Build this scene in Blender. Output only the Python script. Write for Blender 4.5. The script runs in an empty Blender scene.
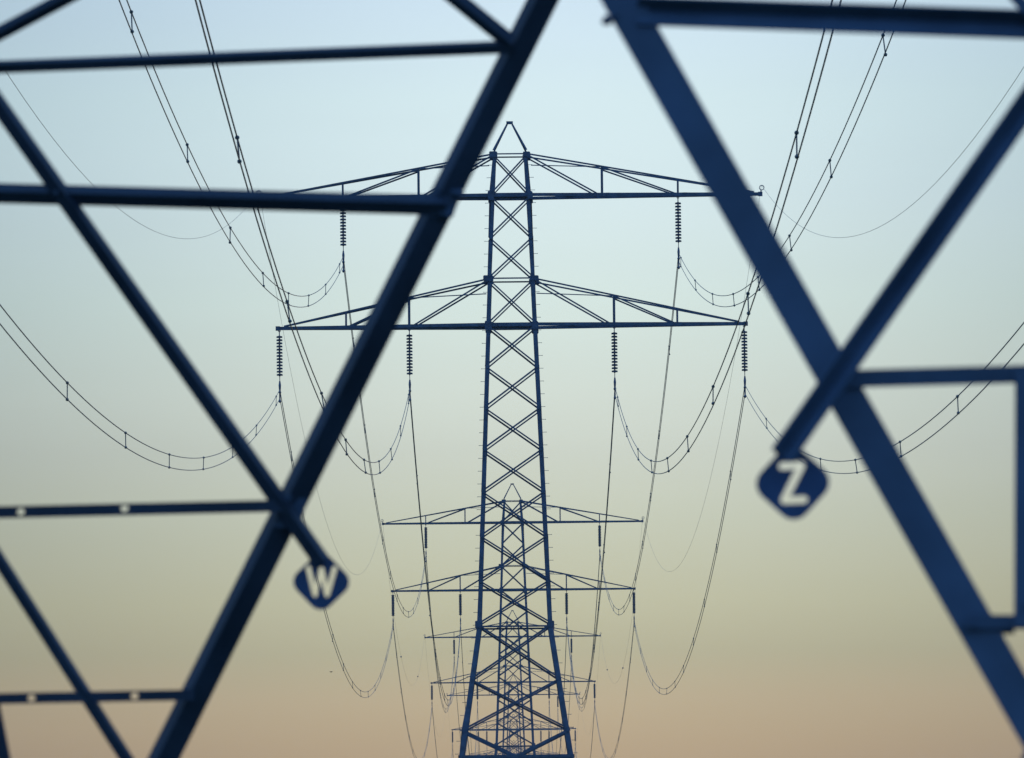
import bpy, bmesh, math, random
from mathutils import Vector, Matrix
random.seed(7)
scene = bpy.context.scene
col = scene.collection
V = Vector

# ------------------------------------------------------------------ camera
cam_data = bpy.data.cameras.new('camera')
cam_data.sensor_fit = 'HORIZONTAL'
cam_data.sensor_width = 36.0
cam_data.lens = 7380.0 / 1024.0 * 36.0
cam_data.clip_start = 0.5
cam_data.clip_end = 60000.0
cam_data.dof.use_dof = True
cam_data.dof.focus_distance = 392.0
cam_data.dof.aperture_fstop = 10.0
cam = bpy.data.objects.new('camera', cam_data)
col.objects.link(cam)
R3 = Matrix(((0.99994479, 0.01049942, -0.00043281),
             (0.00027040, -0.06688242, -0.99776083),
             (-0.01050486, 0.99770562, -0.06688157)))
cam.matrix_world = Matrix.Translation((0, 0, 1.6)) @ R3.to_4x4()
scene.camera = cam

# ------------------------------------------------------------------ world
world = bpy.data.worlds.new("World")
scene.world = world
world.use_nodes = True
nt = world.node_tree
nt.nodes.clear()
N, K = nt.nodes.new, nt.links.new

def mth(op, a, b=None, clamp=False):
    n = N('ShaderNodeMath'); n.operation = op; n.use_clamp = clamp
    for i, v in enumerate((a, b)):
        if v is None: continue
        if isinstance(v, (int, float)): n.inputs[i].default_value = v
        else: K(v, n.inputs[i])
    return n.outputs[0]

def lin(c):
    return tuple(((v / 255) / 12.92 if v / 255 <= .04045 else ((v / 255 + .055) / 1.055) ** 2.4) for v in c) + (1,)

tc = N('ShaderNodeTexCoord')
sep = N('ShaderNodeSeparateXYZ'); K(tc.outputs['Generated'], sep.inputs[0])
dx, dy, dz = sep.outputs
# twilight band over the horizon on the sunset side, by elevation
fac = mth('DIVIDE', dz, 0.16, True)
ramp = N('ShaderNodeValToRGB'); K(fac, ramp.inputs[0])
SKY = [(0.0, (198.7, 160.4, 114.9)), (0.0157, (212.0, 183.3, 135.0)), (0.0235, (209.6, 190.6, 151.0)), (0.03, (198.7, 192.6, 157.8)), (0.037, (202.8, 201.1, 169.2)), (0.048, (205.4, 209.7, 188.2)), (0.0574, (208.6, 215.5, 202.6)), (0.0642, (213.4, 222.9, 212.3)), (0.0777, (216.5, 232.7, 227.1)), (0.0913, (221.6, 239.6, 242.0)), (0.1048, (228.6, 248.5, 252.0)), (0.118, (230.3, 249.6, 261.8)), (0.16, (188.6, 222.5, 250.0))]
els = ramp.color_ramp.elements
while len(els) > 1: els.remove(els[-1])
els[0].position = 0; els[0].color = lin(SKY[0][1])
for p, c in SKY[1:]:
    e = els.new(p / 0.16); e.color = lin(c)
# broad glow of the set sun around one direction
gx = mth('SUBTRACT', dx, 0.0075); gz = mth('SUBTRACT', dz, 0.066)
d2 = mth('ADD', mth('MULTIPLY', gx, gx), mth('MULTIPLY', gz, gz))
glow = mth('ADD', mth('MULTIPLY', mth('EXPONENT', mth('MULTIPLY', d2, -1 / 0.0080)), 0.55), 0.47)
# soft banks of thin high haze
mp = N('ShaderNodeMapping'); mp.inputs['Scale'].default_value = (6, 6, 60); K(tc.outputs['Generated'], mp.inputs[0])
nz = N('ShaderNodeTexNoise'); nz.inputs['Scale'].default_value = 1.0; nz.inputs['Detail'].default_value = 3; K(mp.outputs[0], nz.inputs['Vector'])
var = mth('ADD', mth('MULTIPLY', nz.outputs['Fac'], 0.10), 0.95)
gl2 = mth('MULTIPLY', glow, var)
# away from the glow the air is a little bluer high up
away = mth('MULTIPLY', mth('SUBTRACT', 1.0, mth('EXPONENT', mth('MULTIPLY', d2, -1 / 0.0080))), mth('MULTIPLY', mth('SUBTRACT', dz, 0.03), 10.0, True), True)
tint = N('ShaderNodeMix'); tint.data_type = 'RGBA'; K(away, tint.inputs[0]); tint.inputs[6].default_value = (1, 1, 1, 1); tint.inputs[7].default_value = (.78, .93, 1.02, 1)
tb = N('ShaderNodeVectorMath'); tb.operation = 'MULTIPLY'; K(ramp.outputs[0], tb.inputs[0]); K(tint.outputs[2], tb.inputs[1])
band = N('ShaderNodeVectorMath'); band.operation = 'SCALE'; K(tb.outputs[0], band.inputs[0]); K(gl2, band.inputs['Scale'])
# the rest of the vault: physical sky with the sun just at the horizon, plus dusk blue
sky = N('ShaderNodeTexSky'); sky.sky_type = 'NISHITA'; sky.sun_disc = False
sky.sun_elevation = math.radians(1.5); sky.sun_rotation = math.radians(6.0); sky.altitude = 5
sky.air_density = 1.0; sky.dust_density = 1.5; sky.ozone_density = 3.0
ns = N('ShaderNodeVectorMath'); ns.operation = 'SCALE'; K(sky.outputs[0], ns.inputs[0]); ns.inputs['Scale'].default_value = 0.25
blue = N('ShaderNodeVectorMath'); blue.operation = 'ADD'; K(ns.outputs[0], blue.inputs[0]); 
mz = N('ShaderNodeMapRange'); K(dz, mz.inputs[0]); mz.inputs[1].default_value = -0.05; mz.inputs[2].default_value = 0.6
mz.inputs[3].default_value = 0.40; mz.inputs[4].default_value = 1.5
bl0 = N('ShaderNodeVectorMath'); bl0.operation = 'SCALE'; bl0.inputs[0].default_value = (0.10, 0.26, 0.58); K(mz.outputs[0], bl0.inputs['Scale'])
K(bl0.outputs[0], blue.inputs[1])
# fade from band to vault with elevation and away from the sunset side
mr = N('ShaderNodeMapRange'); mr.interpolation_type = 'SMOOTHSTEP'; K(dz, mr.inputs[0])
mr.inputs[1].default_value = 0.14; mr.inputs[2].default_value = 0.55; mr.inputs[3].default_value = 1; mr.inputs[4].default_value = 0
mr2 = N('ShaderNodeMapRange'); mr2.interpolation_type = 'SMOOTHSTEP'; K(dy, mr2.inputs[0])
mr2.inputs[1].default_value = -0.1; mr2.inputs[2].default_value = 0.9; mr2.inputs[3].default_value = 0; mr2.inputs[4].default_value = 1
w = mth('MULTIPLY', mr.outputs[0], mr2.outputs[0])
mx = N('ShaderNodeMix'); mx.data_type = 'RGBA'; K(w, mx.inputs[0]); K(blue.outputs[0], mx.inputs[6]); K(band.outputs[0], mx.inputs[7])
bg = N('ShaderNodeBackground'); K(mx.outputs[2], bg.inputs[0]); bg.inputs[1].default_value = 1.0
wo = N('ShaderNodeOutputWorld'); K(bg.outputs[0], wo.inputs[0])

# ------------------------------------------------------------------ sun (low ahead, after sunset glow)
sd = bpy.data.lights.new('sun', 'SUN'); sd.energy = 0.25; sd.angle = math.radians(10); sd.color = (1.0, 0.66, 0.42)
so = bpy.data.objects.new('sun', sd); col.objects.link(so)
el, az = math.radians(1.5), math.radians(6.0)
to_sun = V((math.sin(az) * math.cos(el), math.cos(az) * math.cos(el), math.sin(el)))
so.rotation_euler = to_sun.to_track_quat('Z', 'Y').to_euler()

scene.view_settings.view_transform = 'Standard'
scene.view_settings.look = 'None'
scene.view_settings.gamma = 1
scene.view_settings.use_curve_mapping = False
scene.view_settings.exposure = 0.0
scene.cycles.volume_bounces = 0

# ------------------------------------------------------------------ materials
def mat(name, base, rough=0.6, metal=0.0, var=0.35, scale=8.0, spec=0.3):
    m = bpy.data.materials.new(name); m.use_nodes = True
    t = m.node_tree; b = t.nodes['Principled BSDF']
    b.inputs['Roughness'].default_value = rough
    b.inputs['Metallic'].default_value = metal
    b.inputs['Specular IOR Level'].default_value = spec
    co = t.nodes.new('ShaderNodeTexCoord')
    n = t.nodes.new('ShaderNodeTexNoise'); n.inputs['Scale'].default_value = scale; n.inputs['Detail'].default_value = 5
    t.links.new(co.outputs['Object'], n.inputs['Vector'])
    r = t.nodes.new('ShaderNodeValToRGB')
    r.color_ramp.elements[0].position = .3; r.color_ramp.elements[1].position = .72
    r.color_ramp.elements[0].color = tuple(c * (1 - var) for c in base) + (1,)
    r.color_ramp.elements[1].color = tuple(min(1, c * (1 + var)) for c in base) + (1,)
    t.links.new(n.outputs['Fac'], r.inputs[0]); t.links.new(r.outputs[0], b.inputs['Base Color'])
    mrr = t.nodes.new('ShaderNodeMapRange'); mrr.inputs[3].default_value = rough - .12; mrr.inputs[4].default_value = rough + .15
    t.links.new(n.outputs['Fac'], mrr.inputs[0]); t.links.new(mrr.outputs[0], b.inputs['Roughness'])
    return m

STEEL = mat('weathered_blue_grey_steel', (0.062, 0.090, 0.14), 0.55, 0.0, 0.35, 3.0)
STEEL_SHADED = mat('shade_darkened_steel', (0.033, 0.045, 0.070), 0.6, 0.0, 0.35, 3.0)  # same steel with shade put into its colour, for the near pylon's far face
WIRE = mat('dull_aluminium_wire', (0.14, 0.145, 0.15), 0.6, 0.2, 0.15, 2.0)
PORC = mat('dark_glazed_porcelain', (0.04, 0.045, 0.07), 0.35, 0.0, 0.2, 6.0)
PLATE = mat('blue_enamel_plate', (0.05, 0.085, 0.17), 0.5, 0.0, 0.15, 10.0)
GRASS = mat('meadow_grass', (0.045, 0.07, 0.025), 0.9, 0.0, 0.4, 0.15)
FEATHER = mat('dark_feathers', (0.03, 0.03, 0.03), 0.8, 0.0, 0.2, 20)

# ------------------------------------------------------------------ helpers
def link(name, bm, m, parent=None, loc=None):
    me = bpy.data.meshes.new(name)
    bmesh.ops.recalc_face_normals(bm, faces=bm.faces)
    bm.to_mesh(me); bm.free(); me.materials.append(m)
    o = bpy.data.objects.new(name, me); col.objects.link(o)
    if parent: o.parent = parent
    if loc is not None: o.location = loc
    return o

def thing(name, label, cat, loc=(0, 0, 0), group=None):
    o = bpy.data.objects.new(name, None); col.objects.link(o)
    o.empty_display_size = .5
    o.location = loc; o['label'] = label; o['category'] = cat
    if group: o['group'] = group
    return o

def prism(bm, p, q, prof, u, n):
    """sweep the 2-D profile (in axes u, n) from p to q, capped"""
    a = [bm.verts.new(p + u * x + n * y) for x, y in prof]
    b = [bm.verts.new(q + u * x + n * y) for x, y in prof]
    k = len(prof)
    for i in range(k):
        j = (i + 1) % k
        bm.faces.new((a[i], a[j], b[j], b[i]))
    bm.faces.new(a[::-1]); bm.faces.new(b)

def angle(bm, p, q, wd, t, n, off=0.0, flip=1):
    """rolled steel angle: one flange in the plane facing n, the other standing back from it"""
    p, q, n = V(p), V(q), V(n)
    d = (q - p).normalized()
    n = (n - d * n.dot(d)).normalized()
    u = d.cross(n).normalized() * flip
    h = wd / 2
    p = p + n * off; q = q + n * off
    prism(bm, p, q, [(-h, 0), (h, 0), (h, -t), (-h + t, -t), (-h + t, -wd), (-h, -wd)], u, n)

def flat(bm, c, sx, sy, sz, rot=None):
    r = bmesh.ops.create_cube(bm, size=1)
    M = Matrix.Translation(c) @ (rot.to_4x4() if rot else Matrix()) @ Matrix.Diagonal((sx, sy, sz, 1))
    bmesh.ops.transform(bm, matrix=M, verts=r['verts'])

def tube(bm, pts, r, seg=6):
    pts = [V(p) for p in pts]; rings = []
    for i, p in enumerate(pts):
        d = (pts[min(i + 1, len(pts) - 1)] - pts[max(i - 1, 0)]).normalized()
        ref = V((0, 0, 1)) if abs(d.z) < .9 else V((1, 0, 0))
        u = d.cross(ref).normalized(); v = d.cross(u)
        rr = r[i] if isinstance(r, (list, tuple)) else r
        rings.append([bm.verts.new(p + (u * math.cos(2 * math.pi * k / seg) + v * math.sin(2 * math.pi * k / seg)) * rr) for k in range(seg)])
    for a, b in zip(rings, rings[1:]):
        for k in range(seg):
            bm.faces.new((a[k], a[(k + 1) % seg], b[(k + 1) % seg], b[k]))
    bm.faces.new(rings[0]); bm.faces.new(rings[-1][::-1])

def ball(bm, c, r, sz=1.0):
    e = bmesh.ops.create_uvsphere(bm, u_segments=8, v_segments=6, radius=r)
    bmesh.ops.transform(bm, matrix=Matrix.Translation(c) @ Matrix.Diagonal((1, 1, sz, 1)), verts=e['verts'])

def torus(bm, c, R, r, ax='xz'):
    pts = []
    for k in range(13):
        a = 2 * math.pi * k / 12
        pts.append(V(c) + V((math.cos(a) * R, 0, math.sin(a) * R)))
    tube(bm, pts, r, 6)

def copy_tree(o, parent=None, skip=()):
    c = o.copy(); col.objects.link(c)
    if parent: c.parent = parent
    for ch in o.children:
        if ch.name.split('.')[0] in skip: continue
        copy_tree(ch, c, skip)
    return c

# ------------------------------------------------------------------ ground
def ground_z(x, y):
    # the camera stands on a low dyke, the land behind the near pylon lies lower
    def ss(a, b, t):
        t = max(0, min(1, (t - a) / (b - a))); return t * t * (3 - 2 * t)
    return -2.76 * ss(3, 13, y) * (1 - ss(60, 300, y))

def axis(vals):
    out = []
    for a, b, s in vals:
        k = int(round((b - a) / s)); out += [a + i * s for i in range(k)]
    return out + [vals[-1][1]]
bm = bmesh.new()
xs = axis([(-9000, -600, 700), (-600, -60, 60), (-60, 60, 4), (60, 600, 60), (600, 9000, 700)])
ys = axis([(-3000, -60, 420), (-60, 60, 1.5), (60, 300, 12), (300, 3000, 150), (3000, 15000, 1000)])
g = [[bm.verts.new((x, y, ground_z(x, y) + (random.uniform(-.05, .05) if abs(x) < 60 and abs(y) < 60 else 0))) for x in xs] for y in ys]
for j in range(len(ys) - 1):
    for i in range(len(xs) - 1):
        bm.faces.new((g[j][i], g[j][i + 1], g[j + 1][i + 1], g[j + 1][i]))
gr = link('ground', bm, GRASS); gr['kind'] = 'structure'
for p in gr.data.polygons: p.use_smooth = True

# ------------------------------------------------------------------ pylon
KM = 19.421                       # picture scale at the first full pylon, used to read heights off
def H(y): return (873.7 - y) / KM + 1.6
NODES = [(154, .80), (195, 1.00), (237, 1.06), (279, 1.13), (325, 1.21), (367, 1.30), (408.5, 1.385), (450, 1.47),
         (492.5, 1.56), (537, 1.66), (581.5, 1.75), (625, 1.83), (680, 2.17), (730.6, 2.60)]
ND = [(H(y + .6), w_ + .08 + max(0, y - 600) * .0006) for y, w_ in NODES]
Z_ST, W_ST = H(757.5), 2.92
Z_FOOT, W_FOOT = 0.0, 4.15
Z_UP, X_UP = H(195.5), 12.9
Z_LO, X_LO = H(325.8), 12.06
FACES = [V((0, -1, 0)), V((1, 0, 0)), V((0, 1, 0)), V((-1, 0, 0))]

def wid(z):
    tab = [(Z_FOOT, W_FOOT), (Z_ST, W_ST), ND[-1]] + ND[-2::-1]
    for (z0, w0), (z1, w1) in zip(tab, tab[1:]):
        if z <= z1: return w0 + (w1 - w0) * (z - z0) / (z1 - z0)
    return tab[-1][1]

def corner(face, side, z, w_):
    """leg point at one end of a face"""
    n = FACES[face]; u = V((-n.y, n.x, 0))      # runs left to right seen from outside
    return n * w_ + u * (side * w_) + V((0, 0, z))

def make_pylon():
    t = thing('transmission_pylon', '', 'pylon', (0, 0, 0), 'pylons of the power line')
    # four legs, each one bent mesh
    for sx in (-1, 1):
        for sy in (-1, 1):
            bm = bmesh.new()
            seq = [(Z_FOOT - .3, W_FOOT + .05)] + [(z_, wid(z_)) for z_ in (Z_ST, H(625), H(279), ND[0][0] + .12)]
            wd = [.30, .28, .24, .20]
            for k in range(4):
                (z0, w0), (z1, w1) = seq[k], seq[k + 1]
                p, q = V((sx * w0, sy * w0, z0)), V((sx * w1, sy * w1, z1))
                s = wd[k] * .9
                u, n = V((-sx, 0, 0)), V((0, -sy, 0))
                prism(bm, p, q, [(0, 0), (s, 0), (s, .024), (.024, .024), (.024, s), (0, s)], u, n)
            link('leg', bm, STEEL, t)
    # crossing diagonals on the four faces
    for f in range(4):
        nm = 'diagonal_brace' if f in (0, 2) else 'side_brace'
        for k in range(len(ND) - 1):
            (z0, w0), (z1, w1) = ND[k + 1], ND[k]
            big = .10 if k >= 11 else (.088 if k >= 4 else .08)
            for s in (-1, 1):
                bm = bmesh.new()
                angle(bm, corner(f, -s, z0, w0), corner(f, s, z1, w1), big * (1.0 if s > 0 else .85), .014, FACES[f], -.03 if s > 0 else .018)
                link(nm, bm, STEEL, t)
        # V above the strut, strut and the inverted V down to the feet
        for s in (-1, 1):
            bm = bmesh.new()
            angle(bm, corner(f, s, *ND[-1]), FACES[f] * W_ST + V((0, 0, Z_ST)), .14, .014, FACES[f], .018 if s > 0 else -.03)
            link(nm, bm, STEEL, t)
            bm = bmesh.new()
            angle(bm, FACES[f] * W_ST + V((0, 0, Z_ST)), corner(f, s, Z_FOOT, W_FOOT), .13, .014, FACES[f], .02 * s)
            link('base_brace', bm, STEEL, t)
        bm = bmesh.new()
        angle(bm, corner(f, -1, Z_ST, W_ST), corner(f, 1, Z_ST, W_ST), .16, .016, FACES[f], .045)
        link('base_strut', bm, STEEL, t)
        # horizontals at the arm levels and at the waist
        for y, s_, n_ in ((154, .07, 'top_strut'), (195.5, .20, 'arm_strut'), (279.5, .075, 'arm_strut'), (326, .20, 'arm_strut'), (628, .09, 'waist_strut')):
            bm = bmesh.new(); ww = wid(H(y))
            angle(bm, corner(f, -1, H(y), ww), corner(f, 1, H(y), ww), s_, .014, FACES[f], .034)
            link(n_, bm, STEEL, t)
    # gusset plates on front and back
    for f in (0, 2):
        for y, ins, a, b in ((154.5, .02, .48, .38), (196, .07, .36, .56), (279.5, .03, .60, .38), (327, .09, .42, .60), (626, .08, .44, .46)):
            for s in (-1, 1):
                bm = bmesh.new()
                c = corner(f, s, H(y), wid(H(y))); n = FACES[f]; u_ = V((-n.y, n.x, 0)); c = c - u_ * s * ins
                a *= .88; b *= .84; e_, f_ = a / 2, b / 2; ch = .28
                oct_ = [(-e_, -f_ * (1 - ch)), (-e_ * (1 - ch), -f_), (e_ * (1 - ch * .7), -f_), (e_, -f_ * (1 - ch * .7)), (e_, f_ * (1 - ch)), (e_ * (1 - ch), f_), (-e_ * (1 - ch * .7), f_), (-e_, f_ * (1 - ch * .7))]
                prism(bm, c + n * .053, c + n * .071, oct_, V((1, 0, 0)), V((0, 0, 1)))
                for bx in (-.3, 0, .3):
                    for bz in (-.3, .3):
                        flat(bm, c + n * .08 + V((bx * a, 0, bz * b)), .035, .02, .035)
                link('gusset_plate', bm, STEEL, t)
        for k in (2, 5, 6, 7, 8, 9, 10, 12, 13):
            for s in (-1, 1):
                bm = bmesh.new()
                c = corner(f, s, ND[k][0], ND[k][1]); u_ = V((-FACES[f].y, FACES[f].x, 0)); c = c - u_ * s * .12
                flat(bm, c + FACES[f] * .062, .20, .014, .24)
                link('gusset_plate', bm, STEEL, t)
    # peak: four members meeting in a small cap
    pk = thing_part('peak', t)
    for sx in (-1, 1):
        for sy in (-1, 1):
            bm = bmesh.new()
            angle(bm, V((sx * .86, sy * .84, H(150))), V((sx * .13, sy * .1, H(122.5))), .085, .012, V((0, sy, 0)))
            link('peak_member', bm, STEEL, pk)
    bm = bmesh.new(); flat(bm, V((0, 0, H(121))), .34, .3, .13); link('peak_cap', bm, STEEL, pk)
    # crossarms
    for z, X, wb, ytop, posts, nm in ((Z_UP, X_UP, wid(Z_UP), 154, ((4.74, 165.5), (8.66, 180)), 'upper_crossarm'),
                                      (Z_LO, X_LO, wid(Z_LO), 280, ((5.29, 297.0), (8.55, 308.5)), 'lower_crossarm')):
        wt = wid(H(ytop))
        for s in (-1, 1):
            arm = thing_part(nm, t)
            def dep(x): return wb + (.06 - wb) * (x - wb) / (X - wb)          # half depth of the arm at x
            def topz(x):
                x0, z0 = wt, H(ytop)
                return z0 + (z + .10 - z0) * (x - x0) / (X - .3 - x0)
            for f in (-1, 1):
                n = V((0, f, 0))
                bm = bmesh.new()
                angle(bm, V((s * wb, f * wb, z)), V((s * X, f * .06, z)), .17, .016, n)
                link('bottom_chord', bm, STEEL, arm)
                bm = bmesh.new()
                angle(bm, V((s * wt, f * wt, H(ytop))), V((s * (X - .3), f * dep(X - .3), z + .10)), .085, .012, n, .006)
                link('top_chord', bm, STEEL, arm)
                for (px, py), pw in zip(posts, (.11, .085)):
                    bm = bmesh.new()
                    angle(bm, V((s * px, f * dep(px), z + .03)), V((s * px, f * dep(px), topz(px))), pw, .012, n, -.02)
                    link('arm_post', bm, STEEL, arm)
                xa = posts[0][0]
                bm = bmesh.new()
                angle(bm, V((s * wt, f * wt, H(ytop) - .05)), V((s * (xa - .25), f * dep(xa), z + .04)), .08, .012, n, .022)
                link('arm_brace', bm, STEEL, arm)
                bm = bmesh.new()
                angle(bm, V((s * xa, f * dep(xa), topz(xa) - .05)), V((s * (posts[1][0] - .15), f * dep(posts[1][0]), z + .04)), .08, .012, n, .022)
                link('arm_brace', bm, STEEL, arm)
            bm = bmesh.new()                                               # light tie from leg to first post
            angle(bm, V((s * wb, -wb, H(ytop + (12 if nm[0] == 'u' else 15)))), V((s * xa, -dep(xa), topz(xa) - .04)), .05, .008, V((0, -1, 0)), -.01)
            link('arm_tie', bm, STEEL, arm)
            # plan bracing in the floor of the arm
            steps = [wb + (X - wb) * k / 6 for k in range(7)]
            for k in range(5):
                a, b = steps[k], steps[k + 1]; sg = 1 if k % 2 else -1
                bm = bmesh.new()
                angle(bm, V((s * a, sg * dep(a), z + .09)), V((s * b, -sg * dep(b), z + .09)), .07, .01, V((0, 0, 1)), .0)
                link('plan_brace', bm, STEEL, arm)
            bm = bmesh.new(); flat(bm, V((s * (X + .02), 0, z)), .22, .2, .22)
            link('arm_end', bm, STEEL, arm)
            if nm[0] == 'u':
                bm = bmesh.new(); torus(bm, (s * (X + .1), 0, z + .33), .12, .025); flat(bm, V((s * (X + .06), 0, z + .15)), .06, .05, .15)
                link('wire_clamp', bm, STEEL, arm)
    # step bolts up two legs
    for s in (-1, 1):
        zz = 6.4
        while zz < H(165) and PILOT['steps']:
            ww = wid(zz)
            bm = bmesh.new()
            tube(bm, [(s * ww, -ww + .02, zz), (s * (ww + .20), -ww + .02, zz)], .012, 5)
            tube(bm, [(s * (ww + .195), -ww + .02, zz), (s * (ww + .215), -ww + .02, zz)], .022, 6)
            link('step_bolt', bm, STEEL, t)
            zz += .66
    return t

PILOT = {'steps': True}
def thing_part(name, parent):
    o = bpy.data.objects.new(name, None); col.objects.link(o); o.parent = parent; return o

P_Y = [22.8, 380.0, 734.9, 1089.8, 1444.8, 1799.7, 2154.6]
P_X = [.19, .18, .23, .17, .26, .27, .28]
G0 = -2.76
main_p = make_pylon()
main_p.location = (P_X[1], P_Y[1], 0)
LBL = ['blurred close pylon whose blue angle beams cross the whole foreground',
       'large sharp lattice pylon with two crossarms standing in the centre of the picture',
       'second lattice pylon, its peak framed between the legs of the large sharp one',
       'third lattice pylon, upper arms level with the waist of the large sharp one',
       'fourth lattice pylon in the row, small, with lower arms just above the bottom edge',
       'fifth lattice pylon in the row, tiny and tangled behind the fourth',
       'farthest and smallest lattice pylon, only its top showing at the bottom edge']
pylons = [None, main_p]
main_p['label'] = LBL[1]
for k in range(2, 7):
    c = copy_tree(main_p, None, ('step_bolt',)); c.location = (P_X[k], P_Y[k], 0); c['label'] = LBL[k]; pylons.append(c)
near = copy_tree(main_p, None, ('step_bolt', 'base_brace', 'base_strut')); near.location = (P_X[0], P_Y[0], G0); near['label'] = LBL[0]
pylons[0] = near

# ------------------------------------------------------------------ base lattice of the near pylon (world metres)
ORG = V((P_X[0], P_Y[0], G0))
def face_y(z, f):            # f = -1 near face, +1 far face; the faces lean inwards
    return P_Y[0] + f * (4.0 - .17 * (z - G0))
def on(x, z, f): return V((x, face_y(z, f), z))
def leg_x(z, s): return P_X[0] + s * (4.0 - .17 * (z - G0))
def ext(a, b, za=None, zb=None, xa=None, xb=None):
    (x0, z0), (x1, z1) = a, b
    def at_z(z): return (x0 + (x1 - x0) * (z - z0) / (z1 - z0), z)
    def at_x(x): return (x, z0 + (z1 - z0) * (x - x0) / (x1 - x0))
    A = at_z(za) if za is not None else at_x(xa) if xa is not None else a
    B = at_z(zb) if zb is not None else at_x(xb) if xb is not None else b
    return A, B
def vee_bar(bm, p, q, wd, t, n, th, off=0.0, concave=False):
    """angle bar set on edge: its corner (or its hollow side) turned to the viewer side n"""
    d = (q - p).normalized(); n = (n - d * n.dot(d)).normalized(); u = d.cross(n)
    if u.z < 0: u = -u
    c, s_ = math.cos(math.radians(th)), math.sin(math.radians(th))
    w_ = wd / (c + s_); c0 = (s_ - c) * w_ / 2; k = 1 if concave else -1
    eA, eB = V((c, k * s_)), V((-s_, k * c))
    P0 = V((c0, 0))
    pts = [P0, P0 + eA * w_, P0 + eA * w_ + eB * t, P0 + (eA + eB) * t, P0 + eB * w_ + eA * t, P0 + eB * w_]
    prism(bm, p + n * off, q + n * off, [(a.x, a.y) for a in pts], u, n)
def beam(name, A, B, f, wd, t=.008, off=0.0, flip=1, back=1, turn=0, vee=None, concave=False):
    """angle bar in a leaning face of the near pylon; back=-1 turns its second flange towards the camera"""
    bm = bmesh.new()
    n = V((0, -1, 0)) * back
    p, q = on(A[0], A[1], f) - ORG, on(B[0], B[1], f) - ORG
    if turn:
        R = Matrix.Rotation(turn * math.pi / 2, 3, 'Z'); p = R @ p; q = R @ q; n = R @ n
    if vee is not None: vee_bar(bm, p, q, wd, t, n, vee, off, concave)
    else: angle(bm, p, q, wd, t, n, off, flip)
    return link(name, bm, STEEL_SHADED if (f > 0 and not turn) else STEEL, near)

# main diagonals, apex at the strut height down to the feet: one on each face, the sides are turned copies
A, B = ext((.318, 3.966), (1.150, 2.410), za=4.62, zb=-2.65)
beam('main_brace', A, B, -1, .100, .010)
A2, B2 = ext((.129, 4.633), (-1.230, 2.019), za=4.68, zb=-2.65)
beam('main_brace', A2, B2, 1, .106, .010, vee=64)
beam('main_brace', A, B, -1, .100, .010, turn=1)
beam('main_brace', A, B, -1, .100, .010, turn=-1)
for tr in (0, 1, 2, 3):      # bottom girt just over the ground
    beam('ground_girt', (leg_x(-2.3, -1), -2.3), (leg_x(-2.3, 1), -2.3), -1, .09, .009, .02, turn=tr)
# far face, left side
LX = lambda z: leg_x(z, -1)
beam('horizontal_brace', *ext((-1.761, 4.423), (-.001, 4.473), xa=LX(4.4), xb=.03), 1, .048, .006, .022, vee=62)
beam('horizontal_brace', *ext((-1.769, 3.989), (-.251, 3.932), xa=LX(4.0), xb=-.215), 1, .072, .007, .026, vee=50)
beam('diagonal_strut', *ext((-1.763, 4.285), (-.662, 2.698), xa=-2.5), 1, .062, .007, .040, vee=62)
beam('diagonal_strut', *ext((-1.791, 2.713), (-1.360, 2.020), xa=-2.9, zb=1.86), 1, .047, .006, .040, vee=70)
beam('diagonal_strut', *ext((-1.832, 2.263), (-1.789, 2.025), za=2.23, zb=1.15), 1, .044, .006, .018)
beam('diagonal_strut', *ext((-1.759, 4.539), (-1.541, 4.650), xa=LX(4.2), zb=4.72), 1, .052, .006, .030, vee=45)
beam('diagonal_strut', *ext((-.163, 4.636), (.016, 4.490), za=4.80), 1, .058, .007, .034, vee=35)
# near face, right side
RX = lambda z: leg_x(z, 1)
beam('horizontal_brace', *ext((.394, 3.932), (1.409, 3.884), xa=.36, xb=RX(3.9)), -1, .080, .007, -.020, vee=55, concave=True)
beam('horizontal_brace', *ext((.916, 2.915), (1.383, 2.923), xa=.90, xb=RX(2.9)), -1, .048, .006, .016)
beam('upright_strut', (1.390, 2.925), (1.369, 2.235), -1, .066, .006, .030)
beam('horizontal_brace', *ext((1.221, 2.256), (1.365, 2.254), xb=RX(2.2)), -1, .038, .006, .016)
beam('diagonal_strut', *ext((1.403, 3.654), (.746, 2.732), xa=2.75, xb=.716), -1, .069, .007, .075, vee=45, concave=True)
beam('diagonal_strut', *ext((1.355, 3.997), (1.452, 3.884), za=4.6, zb=3.2), -1, .034, .006, .030)

# plates and flat bars with real holes, filled 2-D curves given a thickness
def cut_plate(name, outer, holes, thick, m, parent=None, loc=(0, 0, 0), bevel=0.0):
    cu = bpy.data.curves.new(name, 'CURVE'); cu.dimensions = '2D'; cu.fill_mode = 'BOTH'; cu.extrude = thick / 2
    cu.bevel_depth = bevel; cu.bevel_resolution = 1
    for poly in [outer] + holes:
        sp = cu.splines.new('POLY'); sp.points.add(len(poly) - 1); sp.use_cyclic_u = True
        for p, c in zip(sp.points, poly): p.co = (c[0], c[1], 0, 1)
    tmp = bpy.data.objects.new('tmp', cu); col.objects.link(tmp)
    me = bpy.data.meshes.new_from_object(tmp.evaluated_get(bpy.context.evaluated_depsgraph_get()))
    bpy.data.objects.remove(tmp); bpy.data.curves.remove(cu)
    me.transform(Matrix.Rotation(math.radians(90), 4, 'X'))
    me.name = name; me.materials.clear(); me.materials.append(m)
    o = bpy.data.objects.new(name, me); col.objects.link(o)
    if parent: o.parent = parent
    o.location = loc
    return o
def circle(x, y, r, n=20): return [(x + r * math.cos(2 * math.pi * k / n), y + r * math.sin(2 * math.pi * k / n)) for k in range(n)]
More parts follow.
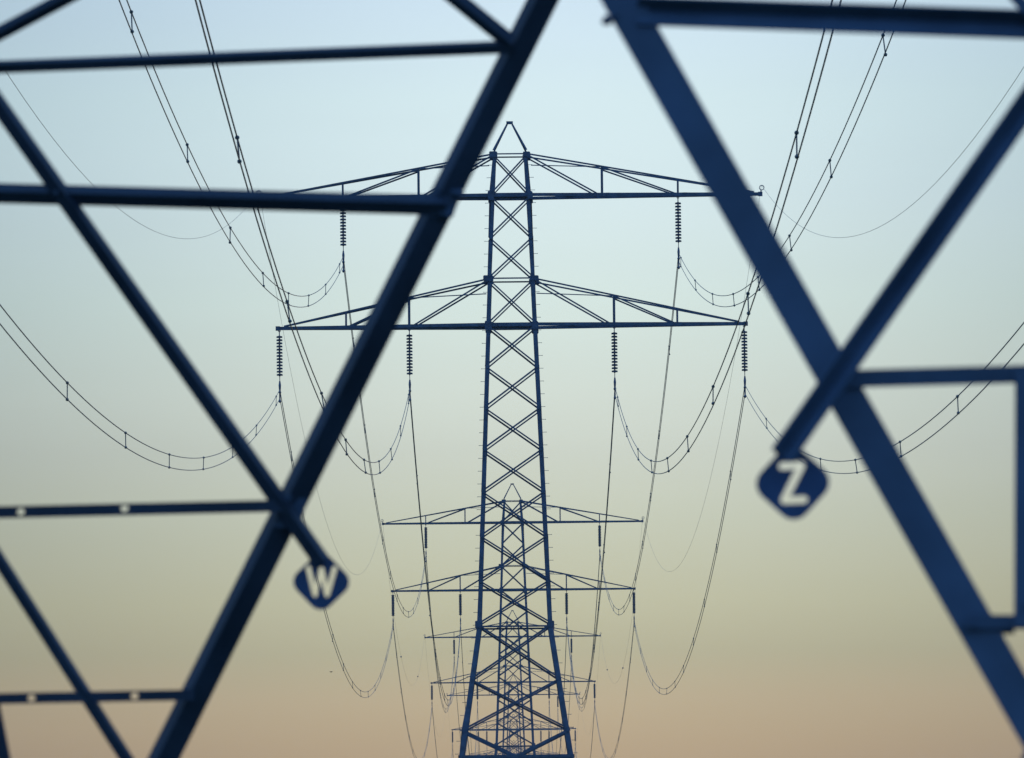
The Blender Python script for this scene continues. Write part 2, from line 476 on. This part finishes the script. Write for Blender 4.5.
def punched_bar(za, zb, xa, xb, hx, wd):
    cx, cz = (xa + xb) / 2, (za + zb) / 2
    h = wd / 2
    sl = (zb - za) / (xb - xa)
    outer = [(xa - cx, za - cz - h), (xb - cx, zb - cz - h), (xb - cx, zb - cz + h), (xa - cx, za - cz + h)]
    holes = [circle(x - cx, sl * (x - cx) + dz, .0130) for x, dz in hx]
    loc = on(cx, cz, 1) + V((0, -.030, 0)) - ORG
    o = cut_plate('punched_brace', outer, holes, .008, STEEL_SHADED, near, loc)
    bm = bmesh.new(); bm.from_mesh(o.data)
    prism(bm, V((xa - cx, .0045, za - cz + h)), V((xb - cx, .0045, zb - cz + h)), [(0, 0), (0, -.006), (.04, -.006), (.04, 0)], V((0, 1, 0)), V((0, 0, 1)))
    bm.to_mesh(o.data); bm.free()
punched_bar(2.868, 2.894, -2.85, -.772, ((-1.713, 0), (-1.350, .004)), .042)
punched_bar(2.222, 2.238, -2.95, -1.115, ((-1.687, 0), (-1.325, 0)), .038)

# bolts that stand out from the beam edges
def bolt(x, z, f, dirv, r=.014, ln=.035, y=0.0):
    bm = bmesh.new(); p = on(x, z, f) - ORG + V((0, y, 0)); d = V(dirv).normalized()
    tube(bm, [p, p + d * ln], r * .55, 8); tube(bm, [p + d * (ln * .45), p + d * (ln * .8)], r, 6)
    link('bolt', bm, STEEL, near)
bolt(-.195, 3.975, 1, (1, 0, -.25), .022, .045)
bolt(-.236, 3.905, 1, (1, 0, -.25), .016, .045)
bolt(.303, 3.925, -1, (-1, 0, -.6), .015, .045)
bolt(1.215, 2.25, -1, (0, -1, 0), .017, .03, -.002)
bolt(1.395, 1.925, -1, (-1, 0, -.9), .015, .06)
bolt(1.372, 2.30, -1, (0, -1, 0), .009, .03, -.03)
bolt(.905, 2.925, -1, (0, -1, 0), .012, .03, -.05)
bolt(-.772, 2.92, 1, (0, -1, 0), .012, .03, -.05)
bolt(-1.57, 3.985, 1, (0, -1, 0), .010, .02, -.03)
# gusset plates at the joints
def gusset(x, z, f, pts, y):
    cut = cut_plate('gusset_plate', pts, [], .008, STEEL, near, on(x, z, f) - ORG + V((0, y, 0)))
gusset(-.23, 3.94, 1, [(-.05, -.045), (.04, -.05), (.075, .045), (-.02, .05)], .012)
gusset(-.77, 2.87, 1, [(-.06, -.05), (.03, -.055), (.06, .05), (-.03, .06)], .012)
gusset(.90, 2.91, -1, [(-.045, .04), (.02, .04), (.05, .012), (.05, -.028), (-.01, -.03)], .014)
gusset(1.25, 2.245, -1, [(-.03, .022), (.09, .022), (.09, -.022), (-.01, -.022)], .014)

# ------------------------------------------------------------------ letter plates
def rounded_diamond(R, r, n=7):
    out = []
    for k in range(4):
        a0 = math.pi / 2 * k
        c = V((math.cos(a0), math.sin(a0))) * (R - r * math.sqrt(2))
        for j in range(n + 1):
            a = a0 - math.pi / 4 + math.pi / 2 * j / n
            out.append((c.x + r * math.cos(a), c.y + r * math.sin(a)))
    return out
def stroke(pts, w_, n=8):
    """outline of a thick open polyline with mitred joints and round ends"""
    P = [V(p) for p in pts]; h = w_ / 2; L, Rr = [], []
    for i, p in enumerate(P):
        if i == 0: d = (P[1] - p).normalized(); nn = V((-d.y, d.x)) * h; L.append(p + nn); Rr.append(p - nn); d0 = d
        elif i == len(P) - 1: d = (p - P[-2]).normalized(); nn = V((-d.y, d.x)) * h; L.append(p + nn); Rr.append(p - nn); d1 = d
        else:
            a = (p - P[i - 1]).normalized(); b = (P[i + 1] - p).normalized()
            na, nb = V((-a.y, a.x)), V((-b.y, b.x)); m_ = (na + nb).normalized(); s = min(h / max(m_.dot(na), .05), h * 2.2)
            turn = a.x * b.y - a.y * b.x
            # blunt the outer side of sharp joints
            if turn > 0: L.append(p + m_ * h / max(m_.dot(na), .05)); Rr += [p - na * h, p - m_ * h * 1.0, p - nb * h]
            else: L += [p + na * h, p + m_ * h * 1.0, p + nb * h]; Rr.append(p - m_ * h / max(m_.dot(na), .05))
    def cap(c, a0):
        return [c + V((math.cos(a0 + math.pi * k / n), math.sin(a0 + math.pi * k / n))) * h for k in range(1, n)]
    e = math.atan2(-d1.x * -1, d1.y * 1)  # unused helper angle
    endcap = [P[-1] + (V((-d1.y, d1.x)) * math.cos(math.pi * k / n) + d1 * math.sin(math.pi * k / n)) * h for k in range(1, n)]
    stcap = [P[0] + (V((d0.y, -d0.x)) * math.cos(math.pi * k / n) - d0 * math.sin(math.pi * k / n)) * h for k in range(1, n)]
    return [(p.x, p.y) for p in L + endcap + Rr[::-1] + stcap]
def letter_sign(label, x, y, z, letter, rot=0.0):
    if letter == 'Z': pts = [(-.026, .046), (.026, .047), (-.026, -.0455), (.028, -.0455)]; sw = .0195
    else: pts = [(-.046, .048), (-.021, -.046), (0, .045), (.021, -.046), (.046, .048)]; sw = .0168
    o = cut_plate('letter_sign', rounded_diamond(.117, .046), [stroke(pts, sw)], .006, PLATE, None, (x, y, z))
    o.rotation_euler = (0, rot, 0)
    for bx in (-.012, .012):
        bm = bmesh.new(); tube(bm, [(bx, -.003, .078), (bx, -.012, .078)], .006, 6); link('bolt', bm, STEEL, o)
    o['label'] = label; o['category'] = 'sign'; o['group'] = 'letter plates on the near pylon'
letter_sign('blue diamond plate with cut-out letter Z hanging from a thick blurred beam', .756, 19.700, 2.634, 'Z', math.radians(-2))
letter_sign('small dark diamond plate with cut-out letter W at the end of a short strut', -.665, 25.868, 2.628, 'W', math.radians(1.5))

# ------------------------------------------------------------------ insulator strings
def make_insulator(long_rod=False):
    t = thing('insulator_string', '', 'insulator', (0, 0, 0), 'insulator strings under the crossarms')
    bm = bmesh.new(); tube(bm, [(0, 0, .0), (0, 0, -.40)], .028, 6); torus(bm, (0, 0, -.12), .06, .018); link('shackle', bm, STEEL, t)
    if long_rod:
        bm = bmesh.new(); tube(bm, [(0, 0, -.36), (0, 0, -.42), (0, 0, -2.44), (0, 0, -2.5)], [.05, .115, .115, .05], 10); link('insulator_core', bm, PORC, t)
    for k in range(13):
        z = -.44 - k * .163
        bm = bmesh.new()
        prof = [(.03, .078), (.05, .055), (.15, .035), (.16, -.045), (.05, -.05), (.03, -.088)]
        tube(bm, [(0, 0, z + p[1]) for p in prof], [p[0] for p in prof], 12)
        link('insulator_disc', bm, PORC, t)
    bm = bmesh.new(); tube(bm, [(0, 0, -2.48), (0, 0, -2.80)], .022, 6); tube(bm, [(0, 0, -2.72), (0, 0, -2.95), (0, 0, -3.26)], [.04, .075, .05], 6); link('link_rod', bm, STEEL, t)
    for z in (-3.30, -3.77):
        bm = bmesh.new()
        tube(bm, [(0, -.22, z - .03), (0, -.1, z), (0, .1, z), (0, .22, z - .03)], [.04, .075, .075, .04], 8)
        flat(bm, V((0, 0, z)), .09, .14, .12); link('suspension_clamp', bm, STEEL, t)
    bm = bmesh.new(); flat(bm, V((0, 0, -3.53)), .08, .03, .40); link('yoke_plate', bm, STEEL, t)
    return t
ATT = [('ol', -1, 12.0, Z_LO), ('il', -1, 5.29, Z_LO), ('il', 1, 5.29, Z_LO), ('ol', 1, 12.0, Z_LO), ('iu', -1, 8.66, Z_UP), ('iu', 1, 8.66, Z_UP)]
PNAME = ['blurred near pylon', 'large sharp pylon', 'second pylon', 'third pylon', 'fourth pylon', 'fifth pylon', 'farthest pylon']
ANAME = {('ol', -1): 'left tip of the lower arms', ('il', -1): 'lower left arm by the body', ('il', 1): 'lower right arm by the body',
         ('ol', 1): 'right tip of the lower arms', ('iu', -1): 'upper left arm', ('iu', 1): 'upper right arm'}
proto = None
for k in range(1, 6):
    if k == 2: proto = None
    for kind, s, X, z in ATT:
        if proto is None: o = proto = make_insulator(k > 1)
        else: o = copy_tree(proto)
        o.location = (P_X[k] + s * X, P_Y[k], z)
        o['label'] = '%s insulator at the %s of the %s' % ('disc string' if k == 1 else 'dark rod', ANAME[(kind, s)], PNAME[k])

# ------------------------------------------------------------------ conductors
CT = {'ol': (12.0, 26.65), 'il': (5.29, 26.65), 'iu': (8.66, 33.52), 'ew': (12.98, 36.98)}
SAG0 = {('ol', -1): 10.41, ('ol', 1): 10.85, ('il', -1): 10.69, ('il', 1): 10.78, ('iu', -1): 11.10, ('iu', 1): 11.34, ('ew', -1): 12.75, ('ew', 1): 13.06}
SAG1 = {'ol': 10.8, 'il': 11.55, 'iu': 11.2, 'ew': 11.6}
WNAME = {'ol': 'outer lower', 'il': 'inner lower', 'iu': 'upper'}
SNAME = ['from overhead down to the large sharp pylon', 'from the large sharp pylon to the second', 'from the second pylon to the third',
         'from the third pylon to the fourth', 'from the fourth pylon to the fifth', 'from the fifth pylon to the farthest']
# sideways bow of a cable and lean of its lower wire, both from the wind
BOW = {('il', -1): (.06, .045), ('il', 1): (-.05, .02), ('iu', 1): (-.09, .03), ('ol', 1): (0, .04)}
def span(kind, s, k):
    X, z = CT[kind]
    y0, y1 = P_Y[k], P_Y[k + 1]
    z0 = z + (G0 if k == 0 else 0); sag = SAG0[(kind, s)] if k == 0 else SAG1[kind]
    x0, x1 = P_X[k] + s * X, P_X[k + 1] + s * X
    bow, tw = BOW.get((kind, s), (0, 0)) if k == 0 else (0, 0)
    sk = .18 if (k == 0 and kind == 'ew') else 0
    def P(t, dzz=0):
        q = 4 * t * (1 - t)
        return V((x0 + (x1 - x0) * t + q * bow + (min(1, 1.5 * q) * tw if dzz else 0), y0 + (y1 - y0) * t,
                  z0 + (z - z0) * t - sag * q * (1 + sk * (.72 - t)) + dzz))
    return P
def spacer_mesh(bm, a, b, r):
    tube(bm, [a, b], r, 6)
    for c in (a, b): ball(bm, c, r * 2.6)
for k in range(6):
    for kind, s, _, _ in ATT:
        P = span(kind, s, k)
        side = 'left' if s < 0 else 'right'
        root = thing('power_cable', 'twin %s %s cable %s' % (side, WNAME[kind], SNAME[k]) + (' with spacers' if k < 2 else ''), 'power cable', P(0), 'twin power cables')
        n = (90, 60, 50, 40, 30, 30)[k]
        for dzz in (0, -.45):
            bm = bmesh.new()
            tube(bm, [P(t / n, dzz) - P(0) for t in range(n + 1)], .0155 if k == 0 else .019, 6); link('wire', bm, WIRE, root)
        if k < 3:
            ph = {('ol', -1): .521, ('ol', 1): .530, ('il', -1): .5225, ('il', 1): .5175, ('iu', -1): .515, ('iu', 1): .5245}[(kind, s)]
            L = 29.45
            y = ph * 380 - 6 * L + (0 if k == 0 else 0)
            while y < P_Y[k + 1] - 5:
                t = (y - P_Y[k]) / (P_Y[k + 1] - P_Y[k])
                if t > .03:
                    bm = bmesh.new()
                    a, b = P(t), P(t, -.45) + V((random.uniform(-.03, .03), 0, 0))
                    spacer_mesh(bm, a - P(0), b - P(0), .017); link('spacer', bm, WIRE, root)
                y += L * (1 + random.uniform(-.03, .03))
    for s in (-1, 1):
        P = span('ew', s, k)
        side = 'left' if s < 0 else 'right'
        root = thing('earth_wire', 'thin %s earth wire %s' % (side, SNAME[k]), 'earth wire', P(0), 'thin earth wires')
        bm = bmesh.new(); tube(bm, [P(t / 60) - P(0) for t in range(61)], .0075, 5); link('wire', bm, WIRE, root)
        if k == 2:
            for t in ((.33, .76) if s < 0 else (.40, .80)):
                bm = bmesh.new(); ball(bm, P(t) - P(0), .09); link('marker_ball', bm, STEEL, root)

# ------------------------------------------------------------------ a small bird over the wires on the left
bm = bmesh.new()
tube(bm, [(-.16, 0, 0), (-.10, 0, .01), (0, 0, .02), (.10, 0, .015), (.15, 0, .03), (.19, 0, .02)], [.008, .035, .05, .035, .03, .006], 8)
for s in (-1, 1):
    vs = [bm.verts.new(p) for p in ((.06, s * .03, .03), (-.05, s * .03, .03), (-.06, s * .22, .09), (-.02, s * .38, .05), (.06, s * .20, .10))]
    vt = [bm.verts.new(v.co + V((0, 0, .012))) for v in vs]
    bm.faces.new(vs); bm.faces.new(vt[::-1])
    for i in range(5):
        j = (i + 1) % 5; bm.faces.new((vs[i], vs[j], vt[j], vt[i]))
bd = link('bird', bm, FEATHER, None, (-9.3, 380, 12.05)); bd.scale = (.4, .4, .4); bd.rotation_euler = (0, 0, .6)
bd['label'] = 'tiny dark bird flying left of the second pylon below the W plate'; bd['category'] = 'bird'

# ------------------------------------------------------------------ haze
HAZE_DENSITY = 0.00010
bm = bmesh.new(); flat(bm, V((0, 6000, 21.0)), 18200, 18200, 50.0)
hm = bpy.data.materials.new('evening_haze'); hm.use_nodes = True
ht = hm.node_tree; ht.nodes.clear()
pv = ht.nodes.new('ShaderNodeVolumePrincipled'); pv.inputs['Color'].default_value = (.98, .94, .88, 1)
pv.inputs['Density'].default_value = HAZE_DENSITY; pv.inputs['Anisotropy'].default_value = 0.2
ho = ht.nodes.new('ShaderNodeOutputMaterial'); ht.links.new(pv.outputs[0], ho.inputs['Volume'])
hz = link('haze', bm, hm); hz['kind'] = 'stuff'
